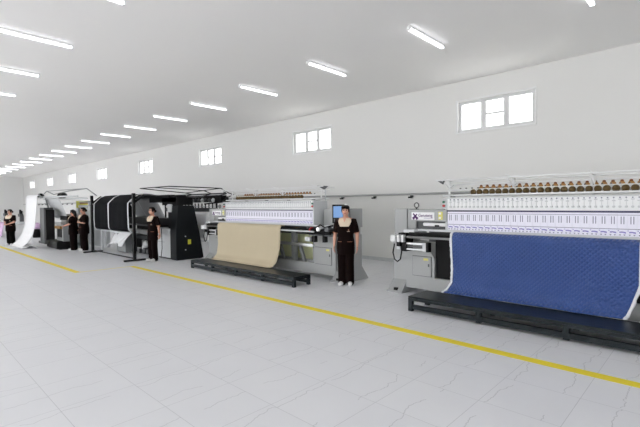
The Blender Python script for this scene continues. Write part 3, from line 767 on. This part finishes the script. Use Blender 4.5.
mb = MB('black').ell((-20.3, 4.5, 2.07), (.2, .12, .1)); mb.ell((-18.05, 4.65, 2.04), (.15, .12, .1)); mb.ell((-17.7, 4.65, 2.04), (.15, .12, .1)); mb.build('bobbin_cluster', e)
mb = MB('lgreycloth').sheet([[(-19.85 + 1.75 * i / 10, 4.6 + .3 * j / 8, 1.94 - .8 * j / 8) for j in range(9)] for i in range(11)], .01)
tag(mb.build('pale_sheet'), 'pale grey sheet running down into the far machine beside two women', 'sheet')
# long white sheet to the floor
g = []
prof = [(4.34, 2.05), (4.26, 2.1), (4.2, 2.02), (4.17, 1.4), (4.12, .9), (4.02, .5), (3.86, .22), (3.7, .07), (3.58, .03)]
tag(MB('whitecloth').sheet(cloth('w', -21.35, -19.5, prof, 'whitecloth', 20, .012, 21, edge=lambda u, t: .0), .015).build('long_white_sheet'), 'long white sheet falling from overhead rails down to the floor', 'sheet')
o = MB('whitecloth').sheet([[(-20.9 + 1.7 * i / 12, 3.6 + .5 * j / 8, .03 + .05 * (math.sin(i * 1.3 + j) + 1) * math.sin(math.pi * j / 8)) for j in range(9)] for i in range(13)], .02).build('folded_cloth')
tag(o, 'crumpled white cloth gathered on the floor below the long sheet', 'cloth')
# yellow signboard
o = empty('yellow_sign', (-18.2, 5.5, 0)); tag(o, 'yellow sign board behind the two women, left of the black stand', 'sign')
MB('yelsign').box(-19.0, -17.3, 5.44, 5.48, 1.56, 1.84).build('sign_board', o)
MB('brass').box(-18.5, -17.4, 5.42, 5.44, 1.71, 1.77).build('dark_band', o)
for x in (-18.85, -17.45): MB('grey').tube([(x, 5.5, 0), (x, 5.5, 1.7)], .02).build('sign_post', o)

# far-left background work area
def far_table(x, y, w, mat, label, h=.75):
    o = empty('work_table', (x, y, 0)); tag(o, label, 'table')
    MB('lgrey').box(x - w / 2, x + w / 2, y - .4, y + .4, h - .04, h).build('table_top', o)
    for sx in (-1, 1):
        for sy in (-1, 1): MB('grey').box(x + sx * (w / 2 - .06) - .03, x + sx * (w / 2 - .06) + .03, y + sy * .34 - .03, y + sy * .34 + .03, 0, h - .04).build('leg', o)
    return o
far_table(-28.9, 4.95, 4.6, 'lgrey', 'far work table carrying the lilac cloth at the left edge')
g = [[(-29.7 + 2.0 * i / 12, 4.48 - .06 * (j > 0) + .03 * math.sin(i * 1.5) * (j / 8) - .01 * j, .76 - .73 * j / 8) if j else (-29.7 + 2.0 * i / 12, 4.6, .765) for j in range(9)] for i in range(13)]
tag(MB('lilac').sheet(g, .02).build('lilac_cloth'), 'lilac cloth hanging off the far work table by the left edge', 'cloth')
def sewing_machine(x, y, z, label):
    o = empty('sewing_machine', (x, y, z)); tag(o, label, 'sewing machine', 'small dark sewing machines on the far tables')
    MB('lgrey').box(x - .3, x + .3, y - .15, y + .15, z, z + .08, bev=.01).build('machine_bed', o)
    MB('dsteel').box(x + .14, x + .28, y - .09, y + .09, z + .08, z + .42, bev=.02).box(x - .28, x + .2, y - .08, y + .08, z + .34, z + .5, 'dsteel', bev=.02).build('machine_arm', o)
    MB('black').tube([(x + .1, y, z + .5), (x + .1, y, z + .66)], .07).tube([(x - .1, y, z + .5), (x - .1, y, z + .72)], .05).build('thread_stand', o)
sewing_machine(-30.6, 4.98, .75, 'dark sewing machine on the far table behind the woman at the left edge')
sewing_machine(-27.0, 5.05, .75, 'dark sewing machine on the far table beside the long white sheet')
o = empty('waste_bin', (-25.9, 5.55, 0)); tag(o, 'black bin on the floor right of the long white sheet', 'bin')
MB('blackm').lathe((-25.9, 5.55, 0), [(.2, 0), (.25, .36), (.26, .38)], seg=16).build('bin_body', o)
MB('black').lathe((-25.9, 5.55, .38), [(.27, 0), (.27, .03), (.2, .05)], seg=16).build('bin_rim', o)
mb = MB('lilac').ell((-25.9, 5.55, .58), (.3, .24, .15)).ell((-25.75, 5.5, .66), (.16, .16, .13)); tag(mb.build('cloth_bundle', remesh=.02, smooth_iter=3), 'lilac cloth bundle heaped on the black bin right of the long white sheet', 'cloth')
# ---------------------------------------------------------------- people
TOR = [(.62, .178, .128), (.74, .182, .13), (.86, .178, .125), (.98, .158, .113), (1.1, .168, .12), (1.2, .182, .122), (1.27, .182, .108), (1.315, .15, .085), (1.345, .09, .066), (1.36, .06, .056)]
def tor_at(z, P=TOR):
    for (z0, a0, b0), (z1, a1, b1) in zip(P, P[1:]):
        if z0 <= z <= z1:
            t = (z - z0) / (z1 - z0); return a0 + (a1 - a0) * t, b0 + (b1 - b0) * t
    return P[-1][1:] if z > P[-1][0] else P[0][1:]
def hand(mb, w, d, n, side):
    """palm, four unequal bent fingers and a thumb; w wrist, d direction, n palm normal, side = thumb direction"""
    w, d, n, side = Vector(w), Vector(d).normalized(), Vector(n).normalized(), Vector(side)
    side = (side - d * side.dot(d)).normalized(); n = d.cross(side) * (1 if d.cross(side).dot(n) > 0 else -1)
    for k in range(4):
        o = side * (.027 - .018 * k)
        kn = w + d * (.082 - .004 * abs(k - 1.2)) + o
        mb.limb([w + o * .7, kn], [.0125, .0115], seg=8)
        L = (.066, .075, .07, .054)[k]
        m1 = kn + (d + n * .25).normalized() * L * .5; m2 = m1 + (d + n * .7).normalized() * L * .5
        mb.limb([kn, m1, m2], [.0095, .0085, .0075], seg=8)
    t0 = w + d * .025 + side * .026; t1 = t0 + (d * .6 + side * .8).normalized() * .035; t2 = t1 + (d + side * .15 + n * .3).normalized() * .035
    mb.limb([t0, t1, t2], [.013, .0105, .009], seg=8)
def person(loc, face, label, arms, H=1.6, head_yaw=0., head_tilt=0., cap=False, bottoms='brown', legs=None, long_hair=False, sleeve=.75, lean=0., stout=1., torso_yaw=0.):
    """face: heading of the front in the plan (degrees, -90 looks along -Y). Local frame: front -y, own left +x"""
    e = empty('person', loc, R(face + 90)); e.scale = (H / 1.6,) * 3
    tag(e, label, 'person')
    vs = .0055 if cap else .0065
    S = Matrix.Rotation(R(lean), 3, 'X')
    piv = Vector((0, 0, .82))
    def T(p):
        p = Vector(p); return piv + S @ (p - piv) if p.z > .82 else p
    legs = legs or {1: [(.08, 0, .82), (.08, -.008, .45), (.08, .015, .09)], -1: [(-.08, 0, .82), (-.08, -.008, .45), (-.08, .015, .09)]}
    b = MB('skin')
    # head
    hc = T((0, -.012, 1.485)); hr = Matrix.Rotation(R(head_yaw), 3, 'Z') @ Matrix.Rotation(R(head_tilt), 3, 'X')
    def Hd(x, y, z): return hc + hr @ Vector((x, y, z))
    b.ell(hc, (.07, .088, .108), rot=hr); b.ell(Hd(0, -.03, -.055), (.05, .05, .056), rot=hr); b.ell(Hd(0, -.062, -.02), (.045, .026, .05), rot=hr)
    b.limb([Hd(0, -.086, .018), Hd(0, -.1, -.012), Hd(0, -.098, -.02)], [.008, .011, .012], seg=8)
    for sx in (1, -1):
        b.ell(Hd(.072 * sx, .004, -.005), (.01, .02, .03), rot=hr); b.ell(Hd(.036 * sx, -.064, -.03), (.02, .02, .02), rot=hr)
    b.ell(Hd(0, -.08, -.07), (.022, .014, .014), rot=hr)
    b.limb([T((0, .012, 1.3)), T((0, .008, 1.38)), Hd(0, .01, -.05)], [.058, .048, .047])
    tt = MB('brown')
    P = [(z, rx * stout, ry * stout) for z, rx, ry in TOR]
    b.loft([(z, rx * .9, ry * .88, T((0, 0, z)).x, T((0, 0, z)).y) for z, rx, ry in P if z > .7])
    tt.loft([(z, rx, ry, 0, T((0, 0, z)).y) for z, rx, ry in P if z < 1.33])
    for sx in (1, -1):
        sh = T((.16 * sx * stout ** .5, .005, 1.285)); el, wr, hd, hn, hs = arms[sx]
        el, wr = T(el), T(wr)
        b.limb([T((.09 * sx, .005, 1.3)), sh, sh.lerp(el, .5), el], [.05, .05, .042, .036])
        b.limb([el, el.lerp(wr, .35), wr], [.036, .036, .024])
        hand(b, wr, hd, hn, hs)
        q = sh.lerp(el, sleeve)
        tt.limb([T((.1 * sx, .005, 1.285)), sh, sh.lerp(el, sleeve * .55), q], [.055 * stout ** .5, .068 * stout ** .5, .066 * stout ** .5, .062 * stout ** .5])
        l = legs[sx]
        b.limb([l[0], Vector(l[0]).lerp(Vector(l[1]), .5), l[1], Vector(l[1]).lerp(Vector(l[2]), .35), l[2]], [.075, .066, .048, .048, .033])
        a = Vector(l[2]); b.limb([a, a + Vector((.006 * sx, -.03, -.045)), a + Vector((.012 * sx, -.11, -.055))], [.035, .034, .024])
    body = b.build('body', e, True, vs, 3)
    tt.build('tunic', e, True, .009, 4)
    # trousers
    t = MB(bottoms)
    t.ell((0, .005, .8), (.165 * stout, .115 * stout, .13))
    for sx in (1, -1):
        l = [Vector(p) for p in legs[sx]]
        t.limb([l[0], l[0].lerp(l[1], .5), l[1], l[1].lerp(l[2], .6), l[2] - Vector((0, 0, .03))], [.095 * stout, .092 * stout, .086 * stout, .086 * stout, .084 * stout])
    t.build('trousers', e, True, .01, 4)
    for sx in (1, -1):
        a = Vector(legs[sx][2]); s = MB('shoe')
        s.limb([(a.x, a.y + .03, .045), (a.x + .01 * sx, a.y - .07, .042), (a.x + .02 * sx, a.y - .15, .036)], [.044, .044, .036])
        for v in s.bm.verts: v.co.z = max(.0, v.co.z)
        s.build('shoe', e, True)
    # collar, piping, pockets, badge follow the chest
    def patch(a0, a1, z0, z1, off, mat, name, th=.008, nu=10, nv=8, tap=0.):
        g = []
        for i in range(nu + 1):
            row = []
            for j in range(nv + 1):
                z = z0 + (z1 - z0) * j / nv; w = 1 - tap * (1 - j / nv)
                a = R((a0 + (a1 - a0) * i / nu) * w)
                rx, ry = tor_at(z, P); y0 = T((0, 0, z)).y
                row.append((math.sin(a) * (rx + off), y0 - math.cos(a) * (ry + off), z))
            g.append(row)
        return MB(mat).sheet(g, th).build(name, e, True)
    patch(-54, 54, 1.175, 1.338, .011, 'cream', 'collar', tap=.5)
    sk = patch(-14, 14, 1.265, 1.35, .014, 'skin', 'neck_opening', tap=.9)
    patch(-52, -18, .872, .88, .01, 'tan', 'pocket_piping', .006, 6, 1); patch(18, 52, .872, .88, .01, 'tan', 'pocket_piping', .006, 6, 1)
    patch(18, 36, 1.075, 1.085, .009, 'cream', 'chest_badge', .005, 5, 1); patch(24, 30, 1.09, 1.12, .009, 'tan', 'badge_mark', .005, 3, 3)
    for sx in (1, -1):
        sh = T((.16 * sx, .005, 1.285)); el = T(arms[sx][0]); q = sh.lerp(el, sleeve); d = (el - sh).normalized()
        MB('tan').tube([q + d * .03, q + d * .045], .0605, seg=14).build('cuff', e, True)
    # face
    for sx in (1, -1):
        MB('eye').ell(Hd(.029 * sx, -.0835, .008), (.013, .008, .0075), seg=10, rings=6, rot=hr).build('eye', e, True)
        MB('hair').limb([Hd(.014 * sx, -.09, .028), Hd(.03 * sx, -.088, .033), Hd(.048 * sx, -.074, .027)], [.004, .005, .003], seg=6).build('eyebrow', e, True)
    MB('lip').ell(Hd(0, -.089, -.052), (.02, .008, .007), seg=10, rings=6, rot=hr).build('mouth', e, True)
    # hair
    h = MB('hair')
    h.ell(Hd(0, .022, .022), (.079, .085, .1), rot=hr); h.ell(Hd(0, -.03, .082), (.066, .052, .034), rot=hr)
    for sx in (1, -1): h.ell(Hd(.066 * sx, -.012, .022), (.017, .04, .062), rot=hr)
    h.ell(Hd(0, .1, -.01), (.05, .045, .05), rot=hr)
    if long_hair: h.limb([Hd(0, .07, .02), Hd(.01, .1, -.08), Hd(.0, .1, -.17)], [.07, .06, .035])
    h.build('hair', e, True, .008, 3)
    if cap:
        c = MB('cap'); c.ell(Hd(0, .012, .06), (.084, .1, .06), rot=hr); c.ell(Hd(0, -.005, .068), (.087, .098, .03), rot=hr)
        c.build('cap', e, True, .008, 2)
        MB('paper').ell(Hd(.012, -.01, .122), (.03, .012, .016), rot=hr).build('white_bow', e, True)
    return e
down = lambda sx, fx=.05: ((.225 * sx, .03, 1.02), (.235 * sx, -.02, .79), (0.03 * sx, -.05, -1), (-sx, 0, 0), (0, -1, 0))
# woman in the cap by the middle machine
person((-5.355, 6.35, 0), -62, 'woman in a cap and dark brown tunic standing by the monitor, arms at her sides', {1: down(1), -1: down(-1)}, H=1.6, cap=True, head_yaw=8)
# woman beside the black cabinet, hands behind her back
behind = lambda sx: ((.23 * sx, .1, 1.03), (.1 * sx, .19, .88), (-.9 * sx, .15, -.3), (0, 1, 0), (0, 0, 1))
person((-11.96, 5.42, 0), -75, 'woman in a dark brown uniform, hands behind her back, before the black cabinet', {1: ((.22 * 1, .04, 1.02), (.24, .05, .8), (.0, -.02, -1), (-1, 0, 0), (0, -1, 0)), -1: behind(-1)}, H=1.58, head_yaw=-5)
# pair of women in front of the grey machine
fold = lambda sx, z=1.0: ((.235 * sx, -.05, 1.04), (.05 * sx, -.24, z), (-.9 * sx, -.25, 0.), (0, 0, -1), (0, -1, .4))
person((-17.3, 4.84, 0), -118, 'shorter woman in dark uniform with forearms forward, left of the two by the machine', {1: ((.2, -.08, 1.05), (.1, -.28, .98), (-.3, -.9, -.2), (0, 0, -1), (-1, 0, 0)), -1: ((-.2, -.08, 1.05), (-.1, -.28, .96), (.3, -.9, -.3), (0, 0, -1), (1, 0, 0))}, H=1.5, head_yaw=-30, head_tilt=8, long_hair=True, stout=1.35)
person((-16.85, 5.06, 0), -98, 'taller woman in dark uniform with one forearm across, beside the black stand', {1: ((.23, -.02, 1.03), (.03, -.19, 1.05), (-1, -.1, .05), (0, 1, 0), (0, 0, 1)), -1: ((-.22, .0, 1.02), (-.21, -.1, .8), (0, -.15, -1), (1, 0, 0), (0, -1, 0))}, H=1.58, head_yaw=8, head_tilt=3, stout=1.4)
# woman at the far left by the long white sheet
person((-21.75, 3.70, 0), -52, 'woman in black uniform with clasped hands, left of the long white sheet', {1: fold(1, .93), -1: fold(-1, .95)}, H=1.52, bottoms='blacktr', head_yaw=-12, head_tilt=6, stout=1.2)

# ---------------------------------------------------------------- light and camera
w = bpy.data.worlds.new('world'); sc.world = w; w.use_nodes = True
nt = w.node_tree; bg = nt.nodes['Background']; bg.inputs['Strength'].default_value = 2.2
bg.inputs['Color'].default_value = (.985, .99, 1, 1)
for (xs, y, rx, ww, z0, z1) in ((wins, YW + WT + .02, R(-90), WW, WZ0, WZ1), (fwins, YB - WT - .02, R(90), FW, FZ0, FZ1)):
    for x in xs:
        la = bpy.data.lights.new('window_portal', 'AREA'); la.shape = 'RECTANGLE'; la.size = ww; la.size_y = z1 - z0
        la.cycles.is_portal = True
        lo = bpy.data.objects.new('window_portal', la); COL.objects.link(lo); lo.location = (x + ww / 2, y, (z0 + z1) / 2); lo.rotation_euler = (rx, 0, 0)

H_CAM = 1.62
f, yaw, pitch, roll = 415.89, R(43.662), R(-1.283), R(-.515)
cy, sy = math.cos(yaw), math.sin(yaw)
fwd = Vector((-sy, cy, 0)); right = Vector((cy, sy, 0)); up = Vector((0, 0, 1))
f2 = fwd * math.cos(pitch) + up * math.sin(pitch); u2 = up * math.cos(pitch) - fwd * math.sin(pitch)
r3 = right * math.cos(roll) + u2 * math.sin(roll); u3 = u2 * math.cos(roll) - right * math.sin(roll)
cam = bpy.data.cameras.new('camera'); co = bpy.data.objects.new('camera', cam); COL.objects.link(co)
mw = Matrix(((r3.x, u3.x, -f2.x, 0), (r3.y, u3.y, -f2.y, 0), (r3.z, u3.z, -f2.z, H_CAM), (0, 0, 0, 1)))
co.matrix_world = mw
cam.sensor_width = 36; cam.sensor_fit = 'HORIZONTAL'; cam.lens = f / 640 * 36; cam.clip_end = 300
sc.camera = co
sc.view_settings.view_transform = 'Standard'; sc.view_settings.look = 'None'; sc.view_settings.gamma = 1; sc.view_settings.use_curve_mapping = False
sc.view_settings.exposure = 1.45
sc.cycles.max_bounces = 10; sc.cycles.diffuse_bounces = 8; sc.cycles.sample_clamp_indirect = 6
sc.cycles.use_denoising = True
